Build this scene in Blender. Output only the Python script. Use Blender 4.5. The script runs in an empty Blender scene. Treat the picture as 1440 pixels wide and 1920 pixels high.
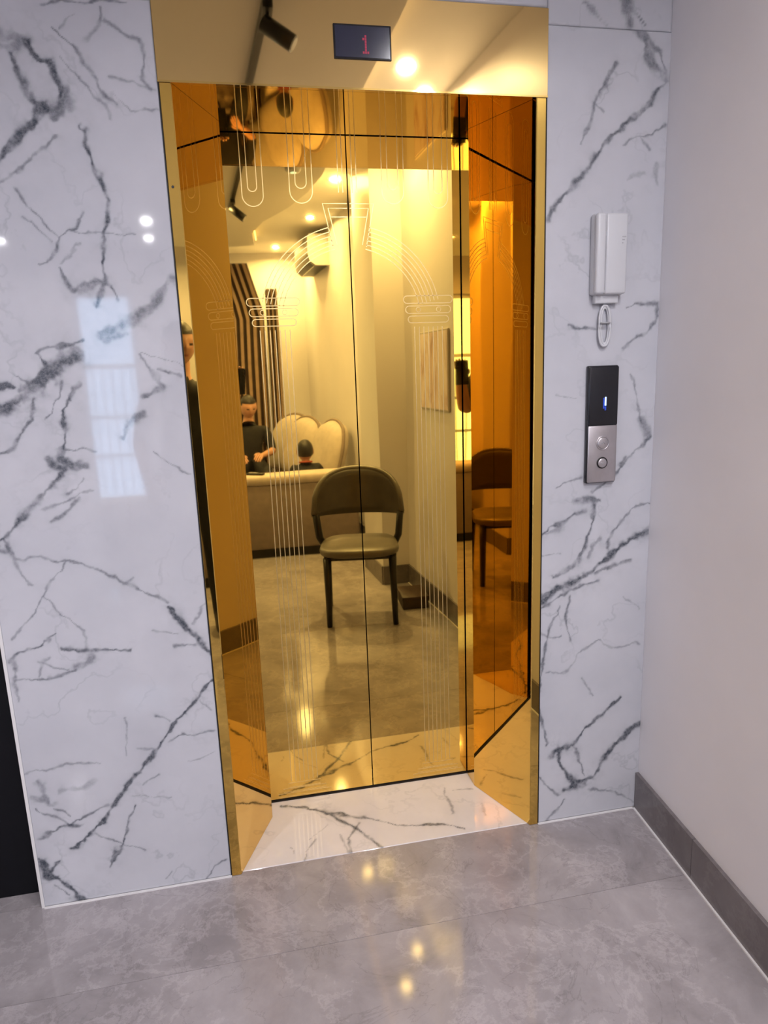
import bpy, bmesh, math, random
import numpy as np
from mathutils import Vector, Matrix

random.seed(7)
S = bpy.context.scene
COL = S.collection
PI = math.pi

# ------------------------------------------------------------------ camera
CAM = Vector((-0.3422, -1.8288, 1.4419))
YAW, PITCH, ROLL, FPX = 0.1939, -0.2075, -0.0360, 1292.2      # focal length in pixels of the 1440 x 1920 frame

def cam_axes():
    cy, sy, cp, sp = math.cos(YAW), math.sin(YAW), math.cos(PITCH), math.sin(PITCH)
    f = Vector((sy * cp, cy * cp, sp)); r = Vector((cy, -sy, 0)); u = r.cross(f)
    cr, sr = math.cos(ROLL), math.sin(ROLL)
    return r * cr + u * sr, u * cr - r * sr, f
CR, CU, CF = cam_axes()
cd = bpy.data.cameras.new('camera'); cam = bpy.data.objects.new('camera', cd); COL.objects.link(cam)
cd.sensor_fit = 'VERTICAL'; cd.sensor_height = 24.0; cd.lens = FPX / 1920 * 24.0; cd.clip_start = 0.03
cam.matrix_world = Matrix(((CR.x, CU.x, -CF.x, CAM.x), (CR.y, CU.y, -CF.y, CAM.y), (CR.z, CU.z, -CF.z, CAM.z), (0, 0, 0, 1)))
S.camera = cam

# ------------------------------------------------------------------ world (daylight outside the glazed door) and exposure
w = bpy.data.worlds.new('daylight'); S.world = w; w.use_nodes = True
bg = w.node_tree.nodes['Background']; bg.inputs[0].default_value = (0.56, 0.73, 1.0, 1); bg.inputs[1].default_value = 7.5
S.view_settings.view_transform = 'Standard'; S.view_settings.look = 'None'
S.view_settings.gamma = 1.0; S.view_settings.use_curve_mapping = False
S.view_settings.exposure = 0.03
S.cycles.max_bounces = 9; S.cycles.diffuse_bounces = 3; S.cycles.glossy_bounces = 6
LAMP_W = 10.0            # watts of a ceiling downlight
LAMP_COL = (0.985, 0.96, 1.0)

# ------------------------------------------------------------------ pixel -> point on a real surface
def pix_ray(x, y):
    return (CF * FPX + CR * (x - 720) - CU * (y - 960)).normalized()
def on_wall(x, y, Y=0.0):
    v = pix_ray(x, y); t = (Y - CAM.y) / v.y; return CAM + v * t
def on_floor(x, y):
    v = pix_ray(x, y); t = -CAM.z / v.z; return CAM + v * t

# ------------------------------------------------------------------ materials
def mat(name, col, rough=0.5, metal=0.0, spec=0.5, emit=None, es=0.0, coat=0.0):
    m = bpy.data.materials.new(name); m.use_nodes = True
    b = m.node_tree.nodes['Principled BSDF']
    b.inputs['Base Color'].default_value = (*col, 1); b.inputs['Roughness'].default_value = rough
    b.inputs['Metallic'].default_value = metal; b.inputs['Specular IOR Level'].default_value = spec
    b.inputs['Coat Weight'].default_value = coat; b.inputs['Coat Roughness'].default_value = 0.03
    if emit: b.inputs['Emission Color'].default_value = (*emit, 1); b.inputs['Emission Strength'].default_value = es
    return m
def nodes(m): return m.node_tree.nodes, m.node_tree.links, m.node_tree.nodes['Principled BSDF']
def noise(N, L, vec, scale, detail=4, rough=0.55, dist=0.0):
    n = N.new('ShaderNodeTexNoise'); n.inputs['Scale'].default_value = scale; n.inputs['Detail'].default_value = detail
    n.inputs['Roughness'].default_value = rough; n.inputs['Distortion'].default_value = dist
    if vec is not None: L.new(vec, n.inputs['Vector'])
    return n
def ramp(N, L, fac, stops):
    r = N.new('ShaderNodeValToRGB'); e = r.color_ramp.elements
    while len(e) < len(stops): e.new(0.5)
    for i, (p, c) in enumerate(stops):
        e[i].position = p; e[i].color = (*c, 1) if len(c) == 3 else c
    L.new(fac, r.inputs[0]); return r
def mixc(N, L, fac, a, b, blend='MIX'):
    m = N.new('ShaderNodeMix'); m.data_type = 'RGBA'; m.blend_type = blend
    for s, v in ((m.inputs[0], fac), (m.inputs[6], a), (m.inputs[7], b)):
        if isinstance(v, (int, float)): s.default_value = v
        elif isinstance(v, tuple): s.default_value = (*v, 1)
        else: L.new(v, s)
    return m.outputs[2]
def vary(m, scale=6, amount=0.12, detail=4, bump=0.0, coord='Object'):
    """soft brightness variation and optional fine relief"""
    N, L, b = nodes(m); tc = N.new('ShaderNodeTexCoord')
    n = noise(N, L, tc.outputs[coord], scale, detail)
    c = b.inputs['Base Color'].default_value[:3]
    r = ramp(N, L, n.outputs[0], [(0.3, tuple(x * (1 - amount) for x in c)), (0.7, tuple(min(1, x * (1 + amount)) for x in c))])
    L.new(r.outputs[0], b.inputs['Base Color'])
    if bump:
        bp = N.new('ShaderNodeBump'); bp.inputs['Strength'].default_value = bump; bp.inputs['Distance'].default_value = 0.002
        n2 = noise(N, L, tc.outputs[coord], scale * 12, 3); L.new(n2.outputs[0], bp.inputs['Height']); L.new(bp.outputs[0], b.inputs['Normal'])
    return m

def gold(name, col, rough, wave=0.0, wscale=1.6):
    m = mat(name, col, rough, 1.0); N, L, b = nodes(m)
    if wave:
        g = N.new('ShaderNodeNewGeometry')
        mp = N.new('ShaderNodeMapping'); mp.inputs['Scale'].default_value = (1.0, 1.0, 0.35); L.new(g.outputs['Position'], mp.inputs[0])
        n = noise(N, L, mp.outputs[0], wscale, 1, 0.4)
        bp = N.new('ShaderNodeBump'); bp.inputs['Strength'].default_value = 1.0; bp.inputs['Distance'].default_value = wave
        L.new(n.outputs[0], bp.inputs['Height']); L.new(bp.outputs[0], b.inputs['Normal'])
    return m

M = {}
GC = (0.83, 0.545, 0.130)
M['gold_door'] = gold('gold_mirror_door', GC, 0.02, 0.0009, 3.0)
M['gold_jamb'] = gold('gold_mirror_jamb', GC, 0.02, 0.0012, 2.5)
M['gold_header'] = gold('gold_satin_header', (0.82, 0.58, 0.235), 0.035, 0.0004)
M['gold_edge'] = gold('gold_edge', (0.77, 0.53, 0.16), 0.06)
M['etch'] = mat('etched_gold', (0.72, 0.53, 0.22), 0.34, 0.85)
M['black'] = mat('black_void', (0.006, 0.006, 0.007), 0.6)
M['shaft'] = mat('dark_shaft', (0.012, 0.008, 0.006), 0.8)

def marble_mat(name, lo, hi):
    m = mat(name, hi, 0.045, 0, 0.62); N, L, b = nodes(m)
    g = N.new('ShaderNodeNewGeometry')
    at = N.new('ShaderNodeAttribute'); at.attribute_name = 'vein'
    cl = noise(N, L, g.outputs['Position'], 3.2, 5, 0.6)
    base = ramp(N, L, cl.outputs[0], [(0.30, lo), (0.62, hi)])
    # hairline secondary veins
    v1 = noise(N, L, g.outputs['Position'], 3.4, 5, 0.55, 0.15)
    h1 = ramp(N, L, v1.outputs[0], [(0.488, (0, 0, 0)), (0.500, (1, 1, 1)), (0.512, (0, 0, 0))])
    msk = noise(N, L, g.outputs['Position'], 4.0, 2)
    k1 = ramp(N, L, msk.outputs[0], [(0.42, (0, 0, 0)), (0.66, (0.30, 0.30, 0.30))])
    hm = N.new('ShaderNodeMath'); hm.operation = 'MULTIPLY'; L.new(h1.outputs[0], hm.inputs[0]); L.new(k1.outputs[0], hm.inputs[1])
    c1 = mixc(N, L, hm.outputs[0], base.outputs[0], (0.24, 0.25, 0.28))
    # main veins: attribute broken up by fine noise
    fn = noise(N, L, g.outputs['Position'], 95, 5, 0.7)
    fr = ramp(N, L, fn.outputs[0], [(0.30, (0.68, 0.68, 0.68)), (0.60, (1, 1, 1))])
    vm = N.new('ShaderNodeMath'); vm.operation = 'MULTIPLY'; L.new(at.outputs['Fac'], vm.inputs[0]); L.new(fr.outputs[0], vm.inputs[1])
    c2 = mixc(N, L, vm.outputs[0], c1, (0.042, 0.052, 0.070))
    L.new(c2, b.inputs['Base Color'])
    return m
M['marble'] = marble_mat('grey_white_veined_marble', (0.480, 0.484, 0.530), (0.545, 0.544, 0.588))
M['sill_marble'] = marble_mat('warm_white_veined_marble', (0.66, 0.62, 0.62), (0.74, 0.70, 0.70))

def floor_mat(name, dark, mid, light, rough):
    m = mat(name, mid, rough, 0, 0.5); N, L, b = nodes(m)
    tc = N.new('ShaderNodeTexCoord'); oi = N.new('ShaderNodeObjectInfo')
    ad = N.new('ShaderNodeVectorMath'); ad.operation = 'MULTIPLY_ADD'
    cm = N.new('ShaderNodeCombineXYZ'); L.new(oi.outputs['Random'], cm.inputs[0]); L.new(oi.outputs['Random'], cm.inputs[1])
    L.new(cm.outputs[0], ad.inputs[0]); ad.inputs[1].default_value = (17, 31, 0); L.new(tc.outputs['Object'], ad.inputs[2])
    n1 = noise(N, L, ad.outputs[0], 4.5, 9, 0.66, 0.4)
    r1 = ramp(N, L, n1.outputs[0], [(0.30, dark), (0.50, mid), (0.72, light)])
    n2 = noise(N, L, ad.outputs[0], 3.4, 12, 0.68, 0.25)
    r2 = ramp(N, L, n2.outputs[0], [(0.475, (0, 0, 0)), (0.500, (0.22, 0.22, 0.22)), (0.525, (0, 0, 0))])
    c = mixc(N, L, r2.outputs[0], r1.outputs[0], tuple(min(1, x * 1.5) for x in light))
    n3 = noise(N, L, ad.outputs[0], 3.1, 10, 0.6, 0.9)
    r3 = ramp(N, L, n3.outputs[0], [(0.494, (0, 0, 0)), (0.500, (0.3, 0.3, 0.3)), (0.506, (0, 0, 0))])
    c = mixc(N, L, r3.outputs[0], c, tuple(x * 0.55 for x in dark))
    L.new(c, b.inputs['Base Color'])
    return m
M['floor'] = floor_mat('grey_stone_floor', (0.235, 0.212, 0.222), (0.315, 0.287, 0.299), (0.395, 0.363, 0.377), 0.075)
M['baseb'] = floor_mat('dark_grey_stone_skirting', (0.135, 0.118, 0.120), (0.165, 0.146, 0.150), (0.20, 0.18, 0.184), 0.2)
M['grout'] = mat('grout', (0.30, 0.28, 0.28), 0.8)
M['caulk'] = mat('white_caulk', (0.72, 0.70, 0.70), 0.5)
M['paint'] = vary(mat('white_wall_paint', (0.80, 0.775, 0.80), 0.42), 2.5, 0.03)
M['ceil'] = vary(mat('white_ceiling_paint', (0.78, 0.76, 0.74), 0.6), 2, 0.02)
M['ceil_drop'] = vary(mat('dropped_ceiling_unlit_tone', (0.62, 0.59, 0.56), 0.6), 2, 0.02)  # ceiling paint darkened to carry the unlit look of the lower part
M['darkwall'] = vary(mat('black_panel', (0.004, 0.004, 0.006), 0.5, 0, 0.2), 3, 0.2)  # near-black finish of the panel closing the left passage
M['white_plastic'] = vary(mat('white_plastic', (0.58, 0.58, 0.61), 0.28), 4, 0.02)
M['grey_plastic'] = mat('grey_plastic', (0.36, 0.36, 0.38), 0.4)
M['black_glass'] = mat('black_glass', (0.008, 0.008, 0.012), 0.06, 0, 0.6)
M['steel'] = vary(mat('brushed_steel', (0.55, 0.52, 0.54), 0.33, 0.9), 30, 0.06)
M['screen'] = mat('blue_black_screen', (0.015, 0.018, 0.045), 0.12, 0, 0.7)
M['red_led'] = mat('red_led', (0.3, 0.01, 0.03), 0.5, emit=(1.0, 0.02, 0.18), es=0.14)
M['blue_led'] = mat('blue_led', (0.3, 0.5, 1), 0.5, emit=(0.35, 0.6, 1.0), es=2.6)
M['blue_glow'] = mat('blue_segment', (0.02, 0.05, 0.4), 0.4, emit=(0.02, 0.08, 0.6), es=0.35)
M['black_metal'] = vary(mat('black_metal', (0.012, 0.011, 0.011), 0.32, 0.2), 20, 0.2)
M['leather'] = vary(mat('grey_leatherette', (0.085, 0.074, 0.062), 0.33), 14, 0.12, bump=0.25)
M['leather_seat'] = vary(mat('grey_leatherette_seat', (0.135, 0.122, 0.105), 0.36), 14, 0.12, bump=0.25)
M['sofa'] = vary(mat('taupe_sofa_fabric', (0.235, 0.185, 0.165), 0.7), 16, 0.12, bump=0.4)
M['sofa_lit'] = vary(mat('taupe_sofa_lit_tone', (0.52, 0.44, 0.38), 0.65), 16, 0.10, bump=0.4)  # sofa fabric again, light on its upper faces put into the colour
M['cushion'] = vary(mat('sand_cushion_fabric', (0.50, 0.44, 0.38), 0.7), 16, 0.10, bump=0.4)
M['piping'] = vary(mat('brown_piping', (0.22, 0.17, 0.14), 0.7), 16, 0.1)
M['skin'] = vary(mat('skin', (0.50, 0.27, 0.18), 0.5), 20, 0.08)
M['hair'] = vary(mat('black_hair', (0.012, 0.010, 0.010), 0.5), 60, 0.3)
M['dark_cloth'] = vary(mat('black_cloth', (0.013, 0.013, 0.018), 0.8), 25, 0.25)
M['brown_cloth'] = vary(mat('dark_brown_cloth', (0.075, 0.030, 0.022), 0.8), 25, 0.2)
M['navy_cloth'] = vary(mat('navy_black_cloth', (0.012, 0.014, 0.022), 0.8), 25, 0.25)
M['red_cloth'] = mat('red_collar', (0.45, 0.10, 0.06), 0.8)
M['shoe'] = mat('dark_shoe', (0.03, 0.02, 0.018), 0.5)
M['sole'] = mat('pale_sole', (0.45, 0.42, 0.38), 0.6)
M['eye'] = mat('dark_eye', (0.01, 0.008, 0.007), 0.3)
M['lip'] = mat('lip', (0.36, 0.13, 0.10), 0.5)
M['slat'] = vary(mat('tan_wood_slat', (0.34, 0.235, 0.165), 0.45), 9, 0.15)
M['walnut'] = vary(mat('dark_walnut', (0.045, 0.022, 0.014), 0.5), 9, 0.25)
M['lens'] = mat('lit_lens', (1, 1, 1), 0.4, emit=(1.0, 0.95, 0.9), es=14.0)
M['ac_dark'] = mat('dark_vent', (0.02, 0.02, 0.02), 0.5)
M['alu'] = mat('white_door_frame', (0.66, 0.68, 0.72), 0.35)
M['box'] = vary(mat('dark_brown_card', (0.05, 0.032, 0.024), 0.6), 12, 0.2)
M['frame'] = mat('pale_picture_frame', (0.55, 0.50, 0.46), 0.4)
M['bulkhead'] = vary(mat('led_strip', (1, 0.9, 0.75), 0.5, emit=(1.0, 0.80, 0.52), es=5.0), 3, 0.01)

def glass_mat():
    m = bpy.data.materials.new('clear_pane'); m.use_nodes = True; N, L = m.node_tree.nodes, m.node_tree.links
    N.remove(N['Principled BSDF'])
    t = N.new('ShaderNodeBsdfTransparent'); t.inputs[0].default_value = (0.93, 0.96, 0.97, 1)
    g = N.new('ShaderNodeBsdfGlossy'); g.inputs['Roughness'].default_value = 0.02
    mx = N.new('ShaderNodeMixShader'); mx.inputs[0].default_value = 0.06
    L.new(t.outputs[0], mx.inputs[1]); L.new(g.outputs[0], mx.inputs[2]); L.new(mx.outputs[0], N['Material Output'].inputs[0])
    return m
M['glass'] = glass_mat()

def picture_mat():
    m = mat('abstract_print', (0.7, 0.6, 0.55), 0.5); N, L, b = nodes(m); tc = N.new('ShaderNodeTexCoord')
    mp = N.new('ShaderNodeMapping'); mp.inputs['Scale'].default_value = (1, 6, 2.2); L.new(tc.outputs['Object'], mp.inputs[0])
    n = noise(N, L, mp.outputs[0], 1.6, 4, 0.6, 0.8)
    r = ramp(N, L, n.outputs[0], [(0.28, (0.42, 0.24, 0.20)), (0.42, (0.72, 0.54, 0.50)), (0.54, (0.90, 0.78, 0.78)), (0.75, (0.94, 0.86, 0.88))])
    L.new(r.outputs[0], b.inputs['Base Color']); return m
M['print'] = picture_mat()

# ------------------------------------------------------------------ mesh helpers
def obj(name, bm_or_mesh, m=None, parent=None, loc=None, rot=None):
    if isinstance(bm_or_mesh, bmesh.types.BMesh):
        me = bpy.data.meshes.new(name); bmesh.ops.recalc_face_normals(bm_or_mesh, faces=bm_or_mesh.faces[:]); bm_or_mesh.to_mesh(me); bm_or_mesh.free()
    else: me = bm_or_mesh
    if m is not None and len(me.materials) == 0:
        for x in (m if isinstance(m, (list, tuple)) else [m]): me.materials.append(x)
    o = bpy.data.objects.new(name, me); COL.objects.link(o)
    if parent: o.parent = parent
    if loc is not None: o.location = loc
    if rot is not None: o.rotation_euler = rot
    return o
def tag(o, label, cat, group=None):
    o['label'] = label; o['category'] = cat
    if group: o['group'] = group
    return o
def struct(o, label=None):
    o['kind'] = 'structure'
    if label: o['label'] = label
    return o
def thing(name, label, cat, loc=(0, 0, 0), rz=0, group=None):
    o = bpy.data.objects.new(name, None); o.empty_display_size = 0.1; COL.objects.link(o)
    o.location = loc; o.rotation_euler = (0, 0, rz); return tag(o, label, cat, group)
def add_box(bm, x0, x1, y0, y1, z0, z1, mi=0):
    vs = [bm.verts.new(p) for p in ((x0, y0, z0), (x1, y0, z0), (x1, y1, z0), (x0, y1, z0), (x0, y0, z1), (x1, y0, z1), (x1, y1, z1), (x0, y1, z1))]
    for f in ((0, 3, 2, 1), (4, 5, 6, 7), (0, 1, 5, 4), (1, 2, 6, 5), (2, 3, 7, 6), (3, 0, 4, 7)):
        fc = bm.faces.new([vs[i] for i in f]); fc.material_index = mi
    return vs
def box(x0, x1, y0, y1, z0, z1, bev=0.0, seg=2):
    bm = bmesh.new(); add_box(bm, x0, x1, y0, y1, z0, z1)
    if bev:
        bmesh.ops.bevel(bm, geom=bm.edges[:], offset=bev, segments=seg, affect='EDGES', profile=0.5)
        if seg > 1:
            for f in bm.faces: f.smooth = True
    return bm
def prism(bm, pts, z0, z1):
    a = [bm.verts.new((x, y, z0)) for x, y in pts]; b = [bm.verts.new((x, y, z1)) for x, y in pts]
    n = len(pts); bm.faces.new(a[::-1]); bm.faces.new(b)
    for i in range(n): bm.faces.new((a[i], a[(i + 1) % n], b[(i + 1) % n], b[i]))
def tube(bm, pts, rad, seg=10, closed=False, cap=True):
    pts = [Vector(p) for p in pts]; n = len(pts)
    rad = rad if isinstance(rad, (list, tuple)) else [rad] * n
    rings = []; up = Vector((0, 0, 1))
    for i, p in enumerate(pts):
        a = pts[i - 1] if (i > 0 or closed) else p; b = pts[(i + 1) % n] if (i < n - 1 or closed) else p
        t = (b - a).normalized(); s = t.cross(up)
        if s.length < 1e-3: s = t.cross(Vector((0, 1, 0)))
        s.normalize(); q = s.cross(t)
        rings.append([bm.verts.new(p + (s * math.cos(k * 2 * PI / seg) + q * math.sin(k * 2 * PI / seg)) * rad[i]) for k in range(seg)])
    for i in range(n if closed else n - 1):
        A, B = rings[i], rings[(i + 1) % n]
        for k in range(seg):
            f = bm.faces.new((A[k], A[(k + 1) % seg], B[(k + 1) % seg], B[k])); f.smooth = True
    if cap and not closed: bm.faces.new(rings[0][::-1]); bm.faces.new(rings[-1])
    return rings
def lathe(bm, prof, seg=32, cx=0, cy=0):
    rings = [[bm.verts.new((cx + r * math.cos(k * 2 * PI / seg), cy + r * math.sin(k * 2 * PI / seg), z)) for k in range(seg)] for r, z in prof]
    for A, B in zip(rings, rings[1:]):
        for k in range(seg):
            f = bm.faces.new((A[k], A[(k + 1) % seg], B[(k + 1) % seg], B[k])); f.smooth = True
    bm.faces.new(rings[0][::-1]); bm.faces.new(rings[-1])
def ribbon(bm, pts, wd, y, th=0.0004, closed=False):
    """flat strip in the x-z plane, its face at y, th deep"""
    P = [Vector((p[0], p[1])) for p in pts]; n = len(P); L_, R_ = [], []
    for i in range(n):
        a = P[i - 1] if (i > 0 or closed) else P[i]; b = P[(i + 1) % n] if (i < n - 1 or closed) else P[i]
        t = (b - a).normalized(); s = Vector((-t.y, t.x)) * wd / 2
        L_.append(P[i] + s); R_.append(P[i] - s)
    V = [[bm.verts.new((q.x, yy, q.y)) for q in side] for yy in (y, y + th) for side in (L_, R_)]
    lf, rf, lb, rb = V
    for i in range(n if closed else n - 1):
        j = (i + 1) % n
        bm.faces.new((lf[i], rf[i], rf[j], lf[j])); bm.faces.new((lf[j], lb[j], lb[i], lf[i])); bm.faces.new((rf[i], rb[i], rb[j], rf[j]))

# ------------------------------------------------------------------ vein field (traced marble veins, metres on the wall)
def vnoise(x, y, seed):
    xi, yi = np.floor(x).astype(np.int64), np.floor(y).astype(np.int64); fx, fy = x - xi, y - yi
    fx = fx * fx * (3 - 2 * fx); fy = fy * fy * (3 - 2 * fy)
    def h(i, j):
        v = np.sin((i * 127.1 + j * 311.7 + seed * 74.7)) * 43758.5453
        return v - np.floor(v)
    return (h(xi, yi) * (1 - fx) + h(xi + 1, yi) * fx) * (1 - fy) + (h(xi, yi + 1) * (1 - fx) + h(xi + 1, yi + 1) * fx) * fy - 0.5
def fnoise(x, y, sc, seed):
    return vnoise(x * sc, y * sc, seed) + 0.5 * vnoise(x * sc * 2.1, y * sc * 2.1, seed + 3) + 0.25 * vnoise(x * sc * 4.3, y * sc * 4.3, seed + 5)
def vein_field(u, v, lines):
    """u, v: metre coordinates; lines: [(pts, width_m, dark)] -> darkness 0..1"""
    uu = u + 0.011 * fnoise(u, v, 24, 1) + 0.004 * fnoise(u, v, 90, 5); vv = v + 0.011 * fnoise(u, v, 24, 2) + 0.004 * fnoise(u, v, 90, 6)
    wn = np.clip(0.85 + 1.3 * fnoise(u, v, 30, 9), 0.40, 2.2); dn = np.clip(0.95 + 0.9 * fnoise(u, v, 42, 11), 0.40, 1.15)
    keep = np.ones_like(u)
    for pts, wd, dk in lines:
        pa = np.array(pts); mn, mx = pa.min(0) - 6 * wd - 0.02, pa.max(0) + 6 * wd + 0.02
        idx = np.nonzero((uu > mn[0]) & (uu < mx[0]) & (vv > mn[1]) & (vv < mx[1]))[0]
        if not len(idx): continue
        U, V = uu[idx], vv[idx]; best = np.full(len(idx), 9.0)
        for (ax, ay), (bx_, by_) in zip(pa[:-1], pa[1:]):
            dx, dy = bx_ - ax, by_ - ay; t = np.clip(((U - ax) * dx + (V - ay) * dy) / (dx * dx + dy * dy + 1e-12), 0, 1)
            best = np.minimum(best, np.hypot(U - ax - t * dx, V - ay - t * dy))
        q = best / (wd * 0.70 * wn[idx])
        k = 1.32 * dk * dn[idx] * (0.84 * np.exp(-q ** 3.0) + 0.16 * np.exp(-q * 0.50))
        keep[idx] *= 1 - np.clip(k, 0, 0.97)
    return 1 - keep

LEFT_VEINS = [
 ([(0,70),(25,72),(46,80)],18,.42),([(0,85),(30,88)],14,.35),([(22,100),(38,140),(50,175),(72,200),(82,212)],7,.6),
 ([(50,80),(62,100),(72,118),(92,122),(103,150),(112,180)],8,.75),([(108,222),(116,200),(124,180),(133,205)],13,.55),
 ([(88,205),(70,225),(55,242),(28,270),(10,292),(0,302)],10,.75),([(105,255),(88,278),(60,298),(38,315),(25,333),(0,345)],7,.42),
 ([(100,52),(125,75),(145,95),(155,120),(180,150),(188,170),(215,200)],4,.5),([(112,108),(135,130),(152,150),(175,180),(195,200),(205,225)],3,.4),
 ([(187,20),(188,40),(172,70),(165,80)],4,.4),([(193,42),(215,55),(245,70),(262,78),(272,100),(275,130),(268,150),(278,165)],4,.4),
 ([(205,145),(240,155),(290,168)],3,.35),([(215,185),(250,208),(300,205)],3,.35),([(140,30),(115,55)],3,.3),
 ([(150,232),(160,250),(170,285),(182,325),(195,360),(202,380),(197,410),(192,440),(195,465),(198,490),(195,520),(192,545),(183,575)],6,.7),
 ([(32,355),(55,385),(85,420),(110,448)],4,.5),([(45,410),(75,435),(100,460)],2.5,.35),([(110,470),(112,450),(130,437),(145,425),(160,405)],4,.5),([(110,470),(95,485),(72,497)],4,.4),
 ([(115,500),(128,530),(140,545)],5,.6),([(140,436),(200,437),(230,437),(255,440)],4,.35),([(118,490),(140,470),(155,460)],4,.3),
 ([(145,542),(165,530),(180,525),(205,535),(220,560)],5,.55),([(150,548),(172,538),(190,530)],7,.4),
 ([(0,765),(30,755),(60,735),(90,705),(120,680),(145,665)],20,.72),([(0,722),(28,727)],9,.85),([(28,705),(45,712),(62,722)],5,.5),([(40,735),(85,700),(140,668)],9,.6),
 ([(160,640),(135,645),(110,650),(85,655),(72,665),(84,682)],5,.65),
 ([(195,625),(225,612),(255,600),(265,588),(285,575),(300,555),(320,525)],13,.55),([(195,638),(240,625)],4,.4),
 ([(150,720),(135,745),(122,770),(115,790),(125,810),(118,838)],6,.75),([(118,838),(115,855),(135,870),(160,870)],13,.62),([(90,865),(120,880)],8,.6),([(118,840),(140,845),(160,840),(180,845)],3.5,.5),
 ([(68,745),(62,785),(48,805),(25,840),(0,850)],4.5,.6),([(120,720),(112,745),(98,775),(88,785)],3.5,.45),
 ([(115,890),(95,915),(75,935),(55,955),(35,985),(10,1005),(0,1015)],8,.65),
 ([(158,895),(150,915),(125,925)],4,.5),([(150,935),(130,950),(105,980)],4.5,.45),([(180,920),(130,935),(85,955)],3.5,.4),
 ([(265,665),(280,695),(300,710),(308,725),(285,735),(270,740)],7,.5),([(300,695),(340,705)],3,.5),([(265,660),(330,680),(347,690)],2,.35),
 ([(232,820),(240,800),(255,785),(270,775)],11,.45),([(290,845),(320,870),(360,890)],2,.4),
 ([(0,1012),(12,1006),(25,1040),(45,1070),(62,1095)],5,.55),([(0,1030),(12,1035)],6,.4),
 ([(27,1044),(120,1047),(155,1055),(180,1065),(205,1080),(235,1092),(300,1115),(315,1125)],3,.45),([(233,1094),(252,1084)],3,.4),
 ([(123,1048),(100,1085),(82,1115),(68,1145),(25,1195)],3,.42),([(82,1115),(110,1145),(135,1160),(160,1185),(165,1210)],3,.38),
 ([(316,1135),(330,1160),(355,1180),(375,1200),(397,1222)],6,.95),([(330,1158),(336,1166)],9,.7),
 ([(20,1240),(40,1222),(75,1212),(105,1185)],4.5,.6),([(30,1240),(32,1275),(40,1312)],5,.5),([(35,1275),(80,1272),(115,1262),(145,1255)],4,.5),([(115,1212),(160,1215),(200,1215),(248,1215)],5,.62),
 ([(145,1250),(160,1240),(172,1228)],11,.45),([(75,1240),(130,1253)],2.5,.4),([(75,1268),(80,1240),(95,1228)],3,.4),
 ([(290,1180),(335,1185)],3,.35),([(325,1208),(348,1206),(365,1205)],4,.45),([(387,1125),(360,1165)],4,.35),
 ([(402,1270),(375,1300),(345,1335),(325,1360),(305,1385),(290,1410),(265,1440),(245,1460),(230,1485),(210,1515),(200,1530),(165,1565),(135,1588)],6,.88),
 ([(320,1383),(345,1375),(370,1370),(405,1370)],4.5,.6),([(295,1338),(308,1340),(322,1350)],3.5,.5),([(375,1310),(395,1330)],3,.3),([(350,1425),(405,1408)],2.5,.3),
 ([(255,1505),(242,1530),(235,1575),(225,1595),(208,1620)],5,.65),([(222,1592),(212,1610)],10,.6),([(180,1560),(230,1575),(270,1590)],2.5,.5),
 ([(85,1612),(92,1638),(112,1642),(128,1655),(145,1675),(160,1686)],11,.9),([(75,1605),(90,1635)],4,.7),([(112,1612),(92,1635)],4,.6),([(100,1652),(130,1675)],4,.5),
 ([(68,1512),(110,1530),(130,1542),(160,1540)],4.5,.55),([(75,1570),(110,1550),(130,1542),(170,1520),(205,1505)],4.5,.58),
 ([(70,1465),(80,1475),(92,1500)],13,.4),([(60,1490),(100,1505)],11,.35),([(100,1512),(118,1515),(132,1526)],4,.5),([(50,1447),(80,1440),(125,1430),(190,1428)],3,.35),([(115,1480),(150,1475),(175,1460)],7,.25),
 ([(240,1345),(240,1370),(236,1415)],2.5,.4),([(425,1608),(400,1620),(388,1645)],4.5,.5),([(320,1630),(310,1645)],4,.35),([(260,1400),(300,1398)],3,.35),([(270,1470),(300,1450)],3,.35),([(250,1490),(320,1492)],2.5,.3),
 ([(75,11),(140,8),(200,4),(240,8)],4,.5)]
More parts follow.
